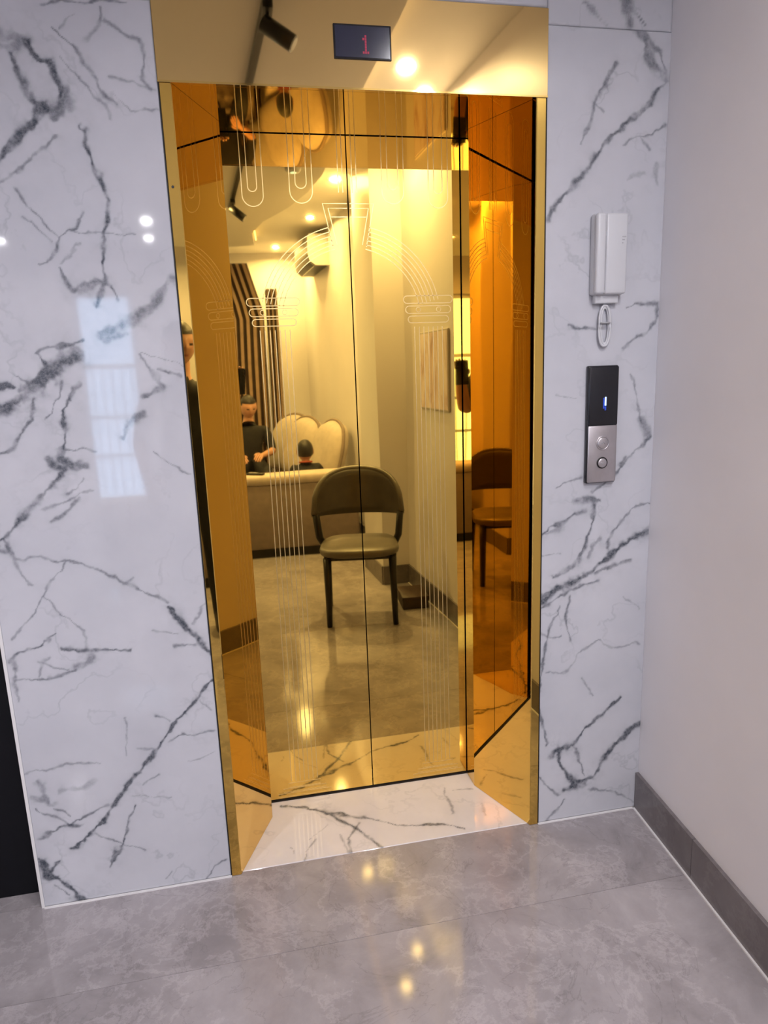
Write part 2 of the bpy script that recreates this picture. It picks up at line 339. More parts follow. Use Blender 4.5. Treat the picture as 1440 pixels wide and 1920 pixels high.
RIGHT_VEINS = [
 ([(1165,0),(1180,28),(1205,48)],7,.55),([(1095,10),(1115,30),(1135,47)],5,.35),([(1195,52),(1205,80),(1212,110),(1225,130),(1246,152)],12,.5),([(1208,75),(1232,105),(1246,140)],6,.45),
 ([(1246,155),(1215,195),(1180,225),(1150,250),(1130,270),(1115,300),(1085,335),(1050,375),(1023,415)],6,.6),([(1115,290),(1098,320)],7,.3),
 ([(1150,125),(1130,155),(1115,185),(1105,225),(1085,275)],5,.5),([(1130,160),(1118,185)],8,.35),([(1115,200),(1128,212)],3,.4),
 ([(1165,275),(1180,262),(1200,258),(1225,245),(1243,240)],5,.42),([(1195,262),(1215,280)],4,.35),([(1228,310),(1230,345)],14,.25),([(1170,335),(1205,325)],6,.2),
 ([(1060,612),(1085,615),(1112,617)],5,.55),([(1170,575),(1200,568),(1230,568),(1228,600),(1210,622),(1180,640),(1165,655)],4.5,.48),
 ([(1180,705),(1190,750),(1200,790)],3.5,.4),([(1200,785),(1210,812)],12,.4),([(1215,818),(1185,850),(1165,870),(1145,890),(1110,920)],6,.55),([(1172,858),(1160,872)],9,.5),
 ([(1040,912),(1062,902),(1085,895)],4.5,.45),([(1040,740),(1075,750)],3,.3),
 ([(1075,940),(1100,935),(1125,936)],10,.55),([(1112,945),(1110,970),(1102,995),(1095,1020),(1075,1055),(1035,1080)],7,.6),
 ([(1008,1005),(1030,985),(1050,980),(1070,962),(1095,958)],7,.55),([(1008,1000),(1050,990)],9,.3),
 ([(1218,940),(1180,955),(1160,975),(1145,995),(1135,1025)],4.5,.5),([(1125,1005),(1110,1020),(1100,1045)],4,.4),
 ([(1210,995),(1180,1010),(1150,1030),(1125,1055),(1100,1075),(1060,1095),(1030,1110),(1008,1128)],13,.72),([(1115,1090),(1080,1100),(1008,1140)],5,.5),([(1180,1047),(1145,1060),(1110,1075)],8,.5),([(1010,1115),(1050,1103)],8,.5),
 ([(1065,1120),(1058,1150),(1067,1200)],4.5,.55),([(1045,1135),(1025,1190),(1015,1240),(1005,1300),(1010,1340),(1022,1390)],4.5,.55),
 ([(1010,1185),(1030,1195),(1050,1190)],5,.4),([(1060,1255),(1080,1225),(1115,1200),(1150,1210),(1195,1205)],3.5,.36),([(1020,1258),(1060,1258)],3,.36),
 ([(1090,1270),(1108,1300)],3.5,.4),([(1165,1115),(1195,1140)],2.5,.3),([(1008,1042),(1050,1040)],2.5,.35),
 ([(1160,1305),(1135,1330),(1110,1350),(1085,1375),(1068,1395)],6,.78),([(1068,1395),(1040,1402),(1034,1415)],9,.75),([(1045,1405),(1050,1435),(1070,1465)],7,.75),([(1075,1400),(1088,1435),(1090,1455)],4.5,.6),
 ([(1056,1478),(1090,1460),(1110,1450),(1125,1425),(1145,1395),(1175,1370),(1195,1355)],8,.75),([(1075,1468),(1105,1455)],12,.6),
 ([(1005,1450),(1025,1475),(1045,1488)],4.5,.5),([(1055,1495),(1040,1515),(1022,1532)],5,.5),([(1100,1475),(1150,1480),(1190,1500)],3.5,.4)]
SILL_VEINS = [([(530,1512),(575,1515),(600,1522),(640,1527),(690,1536),(740,1546),(790,1549),(830,1545),(870,1555)],5,.75),([(575,1515),(620,1528),(660,1550),(690,1572),(722,1592)],4.5,.7),([(590,1518),(625,1527)],9,.45),
 ([(672,1545),(655,1575),(662,1600)],3.5,.5),([(640,1565),(652,1595),(658,1603)],3,.45),([(590,1575),(575,1600),(572,1615)],2.5,.4),([(830,1478),(838,1498),(850,1525)],5,.4),([(850,1481),(885,1479)],3.5,.5),([(905,1505),(912,1530)],5,.3),([(545,1590),(552,1600)],3,.4),([(615,1548),(580,1575)],2,.3)]
def to_m(lines, f):
    out = []
    for pts, wd, dk in lines:
        q = [f(*p) for p in pts]; out.append((q, wd / 690.0, dk))
    return out
LV = to_m(LEFT_VEINS, lambda x, y: (on_wall(x, y).x, on_wall(x, y).z)); RV = to_m(RIGHT_VEINS, lambda x, y: (on_wall(x, y).x, on_wall(x, y).z))
SV = to_m(SILL_VEINS, lambda x, y: (on_floor(x, y).x, on_floor(x, y).y))
UPV = [([(-1.0, 2.33), (-.6, 2.42), (-.2, 2.40), (.2, 2.52), (.7, 2.47)], .012, .6), ([(-.7, 2.65), (-.4, 2.45), (-.1, 2.33)], .008, .5), ([(.5, 2.62), (.62, 2.45), (.70, 2.28)], .01, .5)]

def tile_grid(name, a0, a1, b0, b1, place, lines, step, parent, depth, m='marble'):
    """slab whose face is a fine grid carrying the vein attribute; place(a, b, d) -> world xyz, d = depth behind the face"""
    na, nb = max(2, int(round((a1 - a0) / step)) + 1), max(2, int(round((b1 - b0) / step)) + 1)
    A, B = np.meshgrid(np.linspace(a0, a1, na), np.linspace(b0, b1, nb)); a, b = A.ravel(), B.ravel()
    val = vein_field(a, b, lines)
    idx = np.arange(na * nb).reshape(nb, na)
    q = np.stack([idx[:-1, :-1], idx[:-1, 1:], idx[1:, 1:], idx[1:, :-1]], -1).reshape(-1, 4)
    rim = np.concatenate([idx[0, :], idx[1:, -1], idx[-1, -2::-1], idx[-2:0:-1, 0]]); n0 = na * nb; k = len(rim)
    P = np.concatenate([place(a, b, np.zeros_like(a)), place(a[rim], b[rim], np.full(k, depth))])
    j = np.arange(k); q2 = np.stack([rim[(j + 1) % k], rim[j], n0 + j, n0 + (j + 1) % k], -1)
    Q = np.concatenate([q, q2])
    me = bpy.data.meshes.new(name); me.vertices.add(len(P)); me.vertices.foreach_set('co', P.ravel())
    me.loops.add(Q.size); me.loops.foreach_set('vertex_index', Q.ravel().astype(np.int32))
    me.polygons.add(len(Q)); me.polygons.foreach_set('loop_start', (np.arange(len(Q)) * 4).astype(np.int32))
    me.update(calc_edges=True)
    at = me.attributes.new('vein', 'FLOAT', 'POINT'); at.data.foreach_set('value', np.concatenate([val, val[rim]]).astype(np.float32))
    return obj(name, me, M[m], parent)
wall_place = lambda a, b, d: np.stack([a, d - 0.010, b], -1)

# ------------------------------------------------------------------ room dimensions (metres)
XL, XA, XR = -0.988, 0.477, 0.825          # marble wall's left end, lift frame half width, right corner
H, HT, D, DE = 2.10, 2.303, 0.316, 0.233   # header underside and top, door face, end of the splayed jambs
XE = 0.349; XM = 0.0046
ZC = 2.70; YB = -5.6; XLEFT = -3.1
SK = 0.072                                  # the right wall leans in to the room by this much per metre
rwx = lambda y: XR + SK * y

# ------------------------------------------------------------------ front wall
bm = bmesh.new()
add_box(bm, XL, -XA, 0.0, 0.45, 0, ZC); add_box(bm, XA, XR + 0.15, 0.0, 0.45, 0, ZC); add_box(bm, -XA, XA, 0.0, 0.45, HT, ZC)
wf = struct(obj('wall_front', bm, M['paint']))
J = 2.268
tile_grid('tile', XL, -XA - .002, 0.004, J - .001, wall_place, LV, 0.0026, wf, 0.0098)
tile_grid('tile', XA + .002, XR, 0.004, J - .001, wall_place, RV, 0.0026, wf, 0.0098)
tile_grid('tile', XL, -XA - .002, J + .001, ZC, wall_place, UPV + LV[-1:], 0.006, wf, 0.0098)
tile_grid('tile', XA + .002, XR, J + .001, ZC, wall_place, UPV + RV[:2], 0.006, wf, 0.0098)
tile_grid('tile', -XA, XA, HT + .003, ZC, wall_place, UPV, 0.008, wf, 0.0098)
# white edge strip on the free end of the marble wall
t1 = struct(obj('trim_1', box(XL - 0.008, XL, -0.0105, 0.02, 0, ZC), M['caulk']))
# white caulk along the foot of the walls
bm = bmesh.new()
for x0, x1 in ((XL, -XA + .0), (XA, XR)):
    prism(bm, [(x0, -0.0105), (x0, -0.016), (x1, -0.016), (x1, -0.0105)], 0.0, 0.004)
t2 = struct(obj('trim_2', bm, M['caulk']))

# ------------------------------------------------------------------ floor of large grey stone tiles
fl = struct(obj('floor', box(XLEFT - .1, 1.0, YB - .1, 1.6, -0.06, -0.012), M['grout']))
def floor_tile(x0, x1, y0, y1):
    cx, cy = (x0 + x1) / 2, (y0 + y1) / 2
    bm = bmesh.new(); add_box(bm, x0 - cx + .0006, x1 - cx - .0006, y0 - cy + .0006, y1 - cy - .0006, -0.012, 0)
    return obj('tile', bm, M['floor'], fl, (cx, cy, 0))
ys = [0.0, -0.32] + [-0.32 - 0.9 * k for k in range(1, 6)] + [YB]
for i, (ya, yb) in enumerate(zip(ys, ys[1:])):
    xs = [XLEFT, -1.6, 0.9] if i % 2 == 0 else [XLEFT, -1.9, -0.1 if i > 2 else -1.3, 0.9]
    for xa, xb in zip(xs, xs[1:]): floor_tile(xa, xb, yb, ya)
for xa, xb in ((XLEFT, -2.4), (-2.4, XL)): floor_tile(xa, xb, 0.0, 0.06)
# white marble threshold inside the lift frame
sill = tile_grid('tile', -XA, XA, 0.0, 0.40, lambda a, b, d: np.stack([a, b, 0.001 - d], -1), SV, 0.004, fl, 0.012, 'sill_marble')

# ------------------------------------------------------------------ other walls
rw = bmesh.new()
a, b = (XR, 0.0), (rwx(YB), YB); prism(rw, [a, b, (1.05, YB), (1.05, 0.0)], 0, ZC)
wr = struct(obj('wall_right', rw, M['paint']))
PY0, PY1, PX = -1.93, -2.40, 0.50
pil = bmesh.new(); prism(pil, [(rwx(PY0) + .01, PY0), (PX, PY0), (PX + SK * (PY1 - PY0), PY1), (rwx(PY1) + .01, PY1)], 0, ZC)
wp = obj('pillar', pil, M['paint'], wr)
bk = bmesh.new()
DX0, DX1, DZ0, DZ1 = -1.906, -1.33, 0.0, 2.25
add_box(bk, XLEFT - .15, DX0, YB - .15, YB, 0, ZC); add_box(bk, DX1, 0.6, YB - .15, YB, 0, ZC); add_box(bk, DX0, DX1, YB - .15, YB, DZ1, ZC)
wb = struct(obj('wall_back', bk, M['paint']))
wl = struct(obj('wall_left', box(XLEFT - .15, XLEFT, YB, 1.55, 0, ZC), M['paint']))
dk = bmesh.new()
add_box(dk, XLEFT, XL - .009, 0.06, 0.20, 0, ZC)
wd_ = struct(obj('wall_passage', dk, M['darkwall']))
# ceiling with a lower curved part on the left
bm = bmesh.new(); add_box(bm, XLEFT, 1.0, YB, 1.05, ZC, ZC + .1)
ce = struct(obj('ceiling', bm, M['ceil']))
edge = [(0.29, -0.02), (0.285, -0.8), (0.26, -1.5), (0.25, -2.15), (0.20, -2.55), (0.09, -3.0), (-0.08, -3.5), (-0.16, -4.0), (-0.13, -4.6)]
bm = bmesh.new(); prism(bm, [(XLEFT, -0.02)] + edge + [(-0.50, -4.70), (-0.50, -5.25), (XLEFT, -5.25)], ZC - 0.085, ZC + .01)
cdp = obj('dropped_panel', bm, M['ceil_drop'], ce)
bm = bmesh.new(); tube(bm, [(x + .02, y, ZC - .035) for x, y in edge[1:]], 0.006, 6)
obj('led_strip', bm, M['bulkhead'], ce)

# skirting of dark stone along the right wall, pieces with joints
br = struct(thing('baseboard_right', 'x', 'x')); del br['label']; del br['category']
def skirting(p, q, y_th=0.011):
    p, q = Vector(p), Vector(q); t = (q - p).normalized(); n = Vector((t.y, -t.x))
    g = t * .0012; pts = [p + g, q - g, q - g + n * y_th, p + g + n * y_th]
    c = sum((Vector(v) for v in pts), Vector((0, 0))) / 4
    bm = bmesh.new(); prism(bm, [tuple(v - c) for v in pts], 0.002, 0.128)
    obj('tile', bm, M['baseb'], br, (c.x, c.y, 0))
cut = [-0.012, -0.34, -1.24, PY0]
for y0, y1 in zip(cut, cut[1:]): skirting((rwx(y0), y0), (rwx(y1), y1))
skirting((rwx(PY0), PY0), (PX, PY0)); skirting((PX, PY0), (PX + SK * (PY1 - PY0), PY1))
for y0, y1 in ((PY1, -3.3), (-3.3, -4.5), (-4.5, YB)): skirting((rwx(y0), y0), (rwx(y1), y1))
bm = bmesh.new()
for y0, y1 in ((-0.012, PY0),): prism(bm, [(rwx(y0) - .011, y0), (rwx(y0) - .017, y0), (rwx(y1) - .017, y1), (rwx(y1) - .011, y1)], 0, 0.004)
t3 = struct(obj('trim_3', bm, M['caulk']))

# ------------------------------------------------------------------ glazed garden door on the back wall (daylight)
d1 = bpy.data.objects.new('door_1', None); COL.objects.link(d1); struct(d1); d1.location = ((DX0 + DX1) / 2, YB - .06, 0)
hw = (DX1 - DX0) / 2
bm = bmesh.new()
for x0, x1, z0, z1 in ((-hw, -hw + .05, 0, DZ1), (hw - .05, hw, 0, DZ1), (-hw, hw, DZ1 - .05, DZ1), (-hw, hw, 0.0, 0.22), (-hw + .05, hw - .05, 1.52, 1.56)): add_box(bm, x0, x1, -.025, .025, z0, z1)
obj('door_frame', bm, M['alu'], d1)
obj('pane', box(-hw + .05, hw - .05, -.004, .004, .22, DZ1 - .05), M['glass'], d1)
for k in range(5):
    bm = bmesh.new(); x = -hw + .10 + k * (2 * hw - .2) / 4; tube(bm, [(x, -.04, .25), (x, -.04, 1.5)], .008, 8); obj('bar', bm, M['alu'], d1)
for z in (0.62, 1.02): obj('rail', box(-hw + .05, hw - .05, -.05, -.03, z, z + .03), M['alu'], d1)

# ------------------------------------------------------------------ lift: frame
fr = thing('elevator_frame', 'polished gold mirror frame with splayed jambs around the elevator doors', 'elevator frame')
def jamb(s):
    bm = bmesh.new(); pts = [(-XA, -0.0125), (-XA + .027, -0.0125), (-XE, DE), (-XE, D - .008), (-XA, D - .008)]
    pts = [(x * s, y) for x, y in pts]
    prism(bm, pts if s > 0 else pts[::-1], 0.002, H - .0005)
    bmesh.ops.bevel(bm, geom=[e for e in bm.edges if abs(e.verts[0].co.z - e.verts[1].co.z) > 1 and min(v.co.y for v in e.verts) < -.01], offset=.0016, segments=1, affect='EDGES')
    j = obj('jamb', bm, M['gold_jamb'], fr)
    bm = bmesh.new()
    x0, x1 = sorted((s * -XA, s * (-XA - .0025))); add_box(bm, x0, x1, -.0118, -.0020, .002, HT); obj('shadow_gap', bm, M['black'], fr)
    return j
jamb(1); jamb(-1)
hd = obj('header_panel', box(-XA - .002, XA + .002, -0.0155, -0.0005, H, HT, .0012, 1), M['gold_header'], fr)
obj('header_body', box(-XA, XA, 0.0, 0.05, H + .004, HT), M['gold_edge'], fr)
obj('soffit', box(-XA + .02, XA - .02, -0.0004, D - .007, H, H + .003), M['gold_jamb'], fr)
obj('header_lip', box(-XA - .002, XA + .002, -0.0158, -.0156, H, H + .004), M['gold_edge'], fr)
bm = bmesh.new(); bmesh.ops.create_cone(bm, cap_ends=True, segments=16, radius1=.0035, radius2=.0028, depth=.002)
o = obj('screw', bm, M['black_metal'], fr); sp = on_wall(325, 353); o.location = (sp.x, -0.0132, sp.z); o.rotation_euler = (PI / 2, 0, 0)
# shaft behind the doors
bm = bmesh.new(); add_box(bm, -.6, .6, .44, .47, -.01, 2.3); add_box(bm, -.6, -.58, .33, .44, -.01, 2.3); add_box(bm, .58, .6, .33, .44, -.01, 2.3); add_box(bm, -.6, .6, .33, .44, 2.28, 2.3)
obj('shaft_lining', bm, M['shaft'], fr)
obj('door_track', box(-.46, .46, D - .006, D + .05, 0.0012, 0.0035), M['shaft'], fr)

# ------------------------------------------------------------------ lift: two door leaves with etched pattern
def arc(cx, cz, r, a0, a1, n): return [(cx + r * math.cos(a0 + (a1 - a0) * i / n), cz + r * math.sin(a0 + (a1 - a0) * i / n)) for i in range(n + 1)]
def u_loop(cx, hw_, zb, zt=2.12): return [(cx - hw_, zt)] + arc(cx, zb + hw_, hw_, PI, 2 * PI, 14) + [(cx + hw_, zt)]
def door_leaf(s, label):
    t = thing('elevator_door', label, 'elevator door', (XM, D, 0), 0, 'pair of gold elevator doors')
    x0, x1 = sorted((s * .0018, s * .44))
    obj('door_panel', box(x0, x1, 0, .03, 0.008, 2.2), M['gold_door'], t)
    W_, Y = .0026, -.0004
    bm = bmesh.new()                                             # hanging loops
    for cx, h1, b1, h2, b2 in ((.275, .013, 1.945, .030, 1.905), (.136, .016, 1.955, .033, 1.915)):
        ribbon(bm, u_loop(s * cx, h1, b1), W_, Y); ribbon(bm, u_loop(s * cx, h2, b2), W_, Y)
    for x in (.014, .027): ribbon(bm, [(s * x, 2.12), (s * x, 1.945)], W_, Y)
    obj('etched_loops', bm, M['etch'], t)
    bm = bmesh.new()                                             # half arch of concentric lines
    a0, a1 = (PI * .07, PI * .43) if s > 0 else (PI * .93, PI * .57)
    for k in range(6): ribbon(bm, arc(0, 1.58, .213 + .0125 * k, a0 + s * .02 * k * 0, a1, 26), W_, Y)
    obj('etched_arch', bm, M['etch'], t)
    bm = bmesh.new()                                             # keystone half
    for i, (xt, xb, zt, zb) in enumerate(((.076, .050, 1.915, 1.795), (.060, .038, 1.902, 1.800))):
        ribbon(bm, [(s * .004, zt), (s * xt, zt), (s * xb, zb)], W_, Y)
    ribbon(bm, [(s * .004, 1.878), (s * .052, 1.878)], W_, Y)
    obj('etched_keystone', bm, M['etch'], t)
    bm = bmesh.new()                                             # fluted column
    for k in range(7): ribbon(bm, [(s * (.192 + .0148 * k), .068), (s * (.192 + .0148 * k), 1.56)], W_, Y)
    obj('etched_column', bm, M['etch'], t)
    bm = bmesh.new()                                             # capital: stacked rounded bars
    for z0, z1, e in ((1.572, 1.592, .0), (1.600, 1.622, .006), (1.630, 1.652, .012)):
        c0, c1, r = .182 - e, .292 + e, (z1 - z0) / 2
        pts = arc(s * c1, z0 + r, r, -PI / 2, PI / 2, 8) if s > 0 else arc(s * c1, z0 + r, r, -PI / 2, -3 * PI / 2, 8)
        q = arc(s * c0, z0 + r, r, PI / 2, 3 * PI / 2, 8) if s > 0 else arc(s * c0, z0 + r, r, PI / 2, -PI / 2, 8)
        ribbon(bm, pts + q, W_, Y, closed=True)
    for xx in (.205, .27):
        ribbon(bm, arc(s * xx, 1.611, .007, 0, 2 * PI, 14)[:-1], W_ * .8, Y, closed=True)
    obj('etched_capital', bm, M['etch'], t)
    bm = bmesh.new()                                             # stepped base
    for z0, z1, e in ((.046, .062, .0), (.030, .042, .018), (.012, .025, .036)):
        ribbon(bm, [(s * (.182 - e), z0), (s * (.292 + e), z0), (s * (.292 + e), z1), (s * (.182 - e), z1)], W_, Y, closed=True)
    obj('etched_base', bm, M['etch'], t)
    return t
door_leaf(-1, 'left gold mirror elevator door leaf with etched arch and column')
door_leaf(1, 'right gold mirror elevator door leaf with etched arch and column')

# ------------------------------------------------------------------ floor display in the header
fd = thing('floor_display', 'dark floor display showing a red number 1 in the gold header', 'display', (0.0025, -0.0156, 2.165))
obj('bezel', box(-.070, .070, -.003, 0, 0, .075, .001, 1), M['black_glass'], fd)
obj('screen', box(-.066, .066, -.0034, -.003, .004, .071), M['screen'], fd)
dots = ["00100", "01100", "00100", "00100", "00100", "00100", "01110"]
bm = bmesh.new()
for r, row in enumerate(dots):
    for c_, ch in enumerate(row):
        if ch == '1':
            x = -.006 + c_ * .0055; z = .047 - r * .0058
            add_box(bm, x, x + .0042, -.0040, -.0034, z, z + .005)
obj('digit', bm, M['red_led'], fd)

# ------------------------------------------------------------------ call panel, intercom, cable
FY = -0.0101
cp = thing('call_panel', 'slim elevator call panel, black glass above brushed steel, on marble wall', 'call panel', (.6515, FY, 1.092))
obj('back_plate', box(-.046, .046, -.016, 0, 0, .332, .004, 3), M['black_glass'], cp)
obj('steel_plate', box(-.0435, .0445, -.0195, -.016, .003, .165, .003, 2), M['steel'], cp)
gl = obj('glass_plate', box(-.0435, .0445, -.0195, -.016, .166, .329, .003, 2), M['black_glass'], cp)
obj('number_segment', box(.004, .0085, -.0202, -.0195, .221, .245), M['blue_led'], gl)
bm = bmesh.new(); add_box(bm, -.001, .003, -.0200, -.0195, .213, .243); add_box(bm, .004, .0085, -.0200, -.0195, .208, .219); obj('dim_segment', bm, M['blue_glow'], gl)
def button(z, r, dark):
    bt = obj('button', bmesh_btn(r), M['steel'], cp, (0.001, -.0195, z), (PI / 2, 0, 0))
    bm = bmesh.new(); tube(bm, [(math.cos(k * PI / 16) * r * 1.12, math.sin(k * PI / 16) * r * 1.12, .001) for k in range(32)], r * .13, 8, closed=True)
    obj('button_ring', bm, M['black_metal'] if dark else M['steel'], bt)
    bm = bmesh.new()
    tube(bm, [(-r * .3, -r * .15, .0042), (0, r * .2, .0042), (r * .3, -r * .15, .0042)], r * .07, 6) if not dark else None
    if dark:
        tube(bm, [(-r * .3, r * .15, .0042), (0, -r * .25, .0042), (r * .3, r * .15, .0042)], r * .07, 6)
    obj('arrow_mark', bm, M['grey_plastic'], bt)
def bmesh_btn(r):
    bm = bmesh.new(); lathe(bm, [(r, 0), (r, .003), (r * .85, .0042), (.001, .0042)], 28); return bm
button(.116, .0165, False); button(.059, .0135, True)

ip = thing('intercom_phone', 'white intercom handset box mounted on marble wall above call panel', 'intercom', (.651, FY, 1.612))
obj('body', box(-.043, .046, -.028, 0, 0, .208, .006, 3), M['white_plastic'], ip)
hs = obj('handset', box(-.0445, -.0175, -.044, -.026, .001, .207, .007, 3), M['white_plastic'], ip)
obj('front_cover', box(-.0150, .0475, -.038, -.026, .001, .207, .006, 3), M['white_plastic'], ip)
obj('hook_slot', box(-.0178, -.0146, -.0355, -.026, .012, .150), M['grey_plastic'], ip)
bm = bmesh.new()
for i in range(3): add_box(bm, .031, .034 + .004 * i, -.0384, -.0378, .130 + i * .008, .133 + i * .008)
obj('emblem', bm, M['grey_plastic'], ip)
obj('bottom_piece', box(-.034, .036, -.020, -.001, -.022, .001, .003, 2), M['white_plastic'], ip)  # thin white block under the intercom body

cc = thing('cable_bundle', 'small tied loop of white cable hanging under the intercom', 'cable', (.654, FY - .007, 1.475))
for k in range(3):
    bm = bmesh.new(); hwd, hh = .0125 + .002 * k, .048 + .003 * k
    pts = [(hwd * math.copysign(abs(math.cos(t)) ** .8, math.cos(t)) + (.0025 if k == 1 else -.001 * k), -.0022 * k, .056 + hh * math.copysign(abs(math.sin(t)) ** .9, math.sin(t))) for t in [i * 2 * PI / 36 for i in range(36)]]
    tube(bm, pts, .0033, 8, closed=True); obj('loop', bm, M['white_plastic'], cc)
bm = bmesh.new(); tube(bm, [(math.cos(i * PI / 8) * .014, -.002 + math.sin(i * PI / 8) * .0075, .064) for i in range(16)], .0026, 8, closed=True); obj('cable_tie', bm, M['grey_plastic'], cc)
bm = bmesh.new(); tube(bm, [(0, -.002, .105), (-.001, .001, .118), (-.002, .001, .134)], .0026, 8); obj('lead', bm, M['white_plastic'], cc)

# ------------------------------------------------------------------ lights: downlights and track
def downlight(x, y, z, label, watts=LAMP_W, col=LAMP_COL, on=True):
    t = thing('downlight', label, 'downlight', (x, y, z), 0, 'recessed ceiling downlights')
    bm = bmesh.new(); tube(bm, [(math.cos(k * PI / 16) * .046, math.sin(k * PI / 16) * .046, -.001) for k in range(32)], .007, 8, closed=True); obj('ring', bm, M['white_plastic'], t)
    bm = bmesh.new(); lathe(bm, [(.041, .002), (.041, -.001), (.001, -.002)], 24); obj('lens', bm, M['lens'], t)
    l = bpy.data.lights.new('downlight_lamp', 'AREA'); l.shape = 'DISK'; l.size = .05; l.energy = watts; l.color = col; l.spread = PI * .92
    o = bpy.data.objects.new('downlight_lamp', l); COL.objects.link(o); o.parent = t; o.location = (0, 0, -.004)
    return t
ZD = ZC - .085
downlight(.45, -1.39, ZC, 'lit ceiling downlight nearest the picture on the right wall', LAMP_W * 1.1)
downlight(.60, -1.66, ZC, 'lit ceiling downlight hard against the right wall by the pillar', LAMP_W * .5)
downlight(.39, -2.53, ZC, 'lit ceiling downlight just past the pillar', LAMP_W * 2.9)
downlight(.34, -3.75, ZC, 'lit ceiling downlight over the sand sofa cushions', LAMP_W * 1.5)
downlight(.10, -5.20, ZC, 'lit ceiling downlight near the slat screen', LAMP_W * 2.2)
downlight(-.97, -4.12, ZD, 'lit downlight in the dropped ceiling left of the sofa', LAMP_W * 1.2)
downlight(-1.04, -4.84, ZD, 'lit downlight in front of the glazed garden door')
downlight(-2.27, -4.96, ZD, 'lit downlight at the far left of the dropped ceiling')
downlight(-1.75, -1.7, ZD, 'added unseen fill lamp over the open left side of the hall', LAMP_W * 1.5)  # fill lamp added to brighten the front and right walls
downlight(-0.50, -2.75, ZD, 'added unseen fill lamp over the taupe sofa back', LAMP_W * 2.3)  # fill lamp added for room light, kept out of the marble reflections
sd = thing('smoke_detector', 'small round white detector with a blue light on the dropped ceiling', 'smoke detector', (.05, -1.95, ZD))
bm = bmesh.new(); lathe(bm, [(.052, 0), (.052, -.016), (.040, -.030), (.001, -.032)], 28); obj('housing', bm, M['white_plastic'], sd)
bm = bmesh.new(); lathe(bm, [(.020, -.031), (.019, -.034), (.001, -.035)], 20); obj('indicator_light', bm, M['blue_led'], sd)

tk = thing('track_light', 'black ceiling track with two cylindrical spotlights', 'track light', (0, 0, ZD))
A_, B_ = Vector((-.155, -.50, 0)), Vector((-.335, -3.00, 0)); tdir = (B_ - A_).normalized(); tn = Vector((-tdir.y, tdir.x, 0)) * .013
bm = bmesh.new(); prism(bm, [tuple((A_ + tn).xy), tuple((B_ + tn).xy), tuple((B_ - tn).xy), tuple((A_ - tn).xy)], -.022, 0); obj('rail', bm, M['black_metal'], tk)
for s_, aim in ((0.22, Vector((0.80, .15, -.55))), (2.20, Vector((.75, .15, -.6)))):
    p = A_ + tdir * s_; aim = aim.normalized()
    bm = bmesh.new(); add_box(bm, p.x - .016, p.x + .016, p.y - .035, p.y + .035, -.045, -.022); tube(bm, [p + Vector((0, 0, -.045)), p + Vector((0, 0, -.075))], .006, 8); obj('adapter', bm, M['black_metal'], tk)
    h0 = p + Vector((0, 0, -.085)) - aim * .02
    bm = bmesh.new(); tube(bm, [h0, h0 + aim * .115], .027, 20); hdn = obj('spot_head', bm, M['black_metal'], tk)
    bm = bmesh.new(); tube(bm, [h0 + aim * .1155, h0 + aim * .117], .020, 20); obj('spot_lens', bm, M['grey_plastic'], hdn)

# ------------------------------------------------------------------ split air conditioner on the right wall
ac = thing('air_conditioner', 'white wall air conditioner with dark outlet high on the right wall', 'air conditioner', (rwx(-4.50), -4.50, 2.36), -math.atan(SK))
bm = bmesh.new()
prof = [(0, .0), (-.13, .0), (-.185, .04), (-.20, .10), (-.195, .24), (-.17, .27), (0, .27)]
vs0 = [bm.verts.new((x, -.42, z)) for x, z in prof]; vs1 = [bm.verts.new((x, .42, z)) for x, z in prof]
bm.faces.new(vs0); bm.faces.new(vs1[::-1])
for i in range(len(prof)): bm.faces.new((vs0[i], vs1[i], vs1[(i + 1) % len(prof)], vs0[(i + 1) % len(prof)]))
obj('body', bm, mat('grey_white_ac_shell', (0.42, 0.41, 0.40), 0.5), ac)
bm = bmesh.new()
vs = [bm.verts.new(p) for p in ((-.135, -.36, -.001), (-.135, .36, -.001), (-.184, .36, .036), (-.184, -.36, .036), (-.01, -.38, -.001), (-.01, .38, -.001))]
bm.faces.new(vs[:4]); bm.faces.new((vs[0], vs[4], vs[5], vs[1]))
obj('outlet', bm, M['ac_dark'], ac)
obj('louvre', box(-.139, -.131, -.35, .35, -.006, -.002), M['white_plastic'], ac)

# ------------------------------------------------------------------ slat screen at the back
sc_ = thing('slat_screen', 'tan wooden slats bending at the top on a dark walnut panel', 'slat screen', (0, -5.12, 0))
bm = bmesh.new(); pts = [(-.72, 0.0), (-.075, 0.0), (-.06, 2.05), (-.20, 2.54), (-.72, 2.54)]
a = [bm.verts.new((x, -.06, z)) for x, z in pts]; b = [bm.verts.new((x, -.10, z)) for x, z in pts]; bm.faces.new(a); bm.faces.new(b[::-1])
for i in range(len(pts)): bm.faces.new((a[i], b[i], b[(i + 1) % len(pts)], a[(i + 1) % len(pts)]))
obj('back_panel', bm, M['walnut'], sc_)
def slat(pts, w_=.020, d_=.06):
    bm = bmesh.new(); V = []
    for x, z in pts: V.append([bm.verts.new(p) for p in ((x - w_ / 2, 0, z), (x + w_ / 2, 0, z), (x + w_ / 2, -d_, z), (x - w_ / 2, -d_, z))])
    for A, B in zip(V, V[1:]):
        for k in range(4): bm.faces.new((A[k], A[(k + 1) % 4], B[(k + 1) % 4], B[k]))
    bm.faces.new(V[0]); bm.faces.new(V[-1][::-1]); obj('slat', bm, M['slat'], sc_)
for k in range(8):
    x = -.09 - .068 * k; slat([(x - .02, 0.0), (x - .01, 1.5), (x, 1.98), (x - .03, 2.12), (x - .15, 2.53)], .032)
bm = bmesh.new(); add_box(bm, -.035, .085, -.10, -.06, 0, 2.28); obj('back_panel', bm, M['walnut'], sc_)
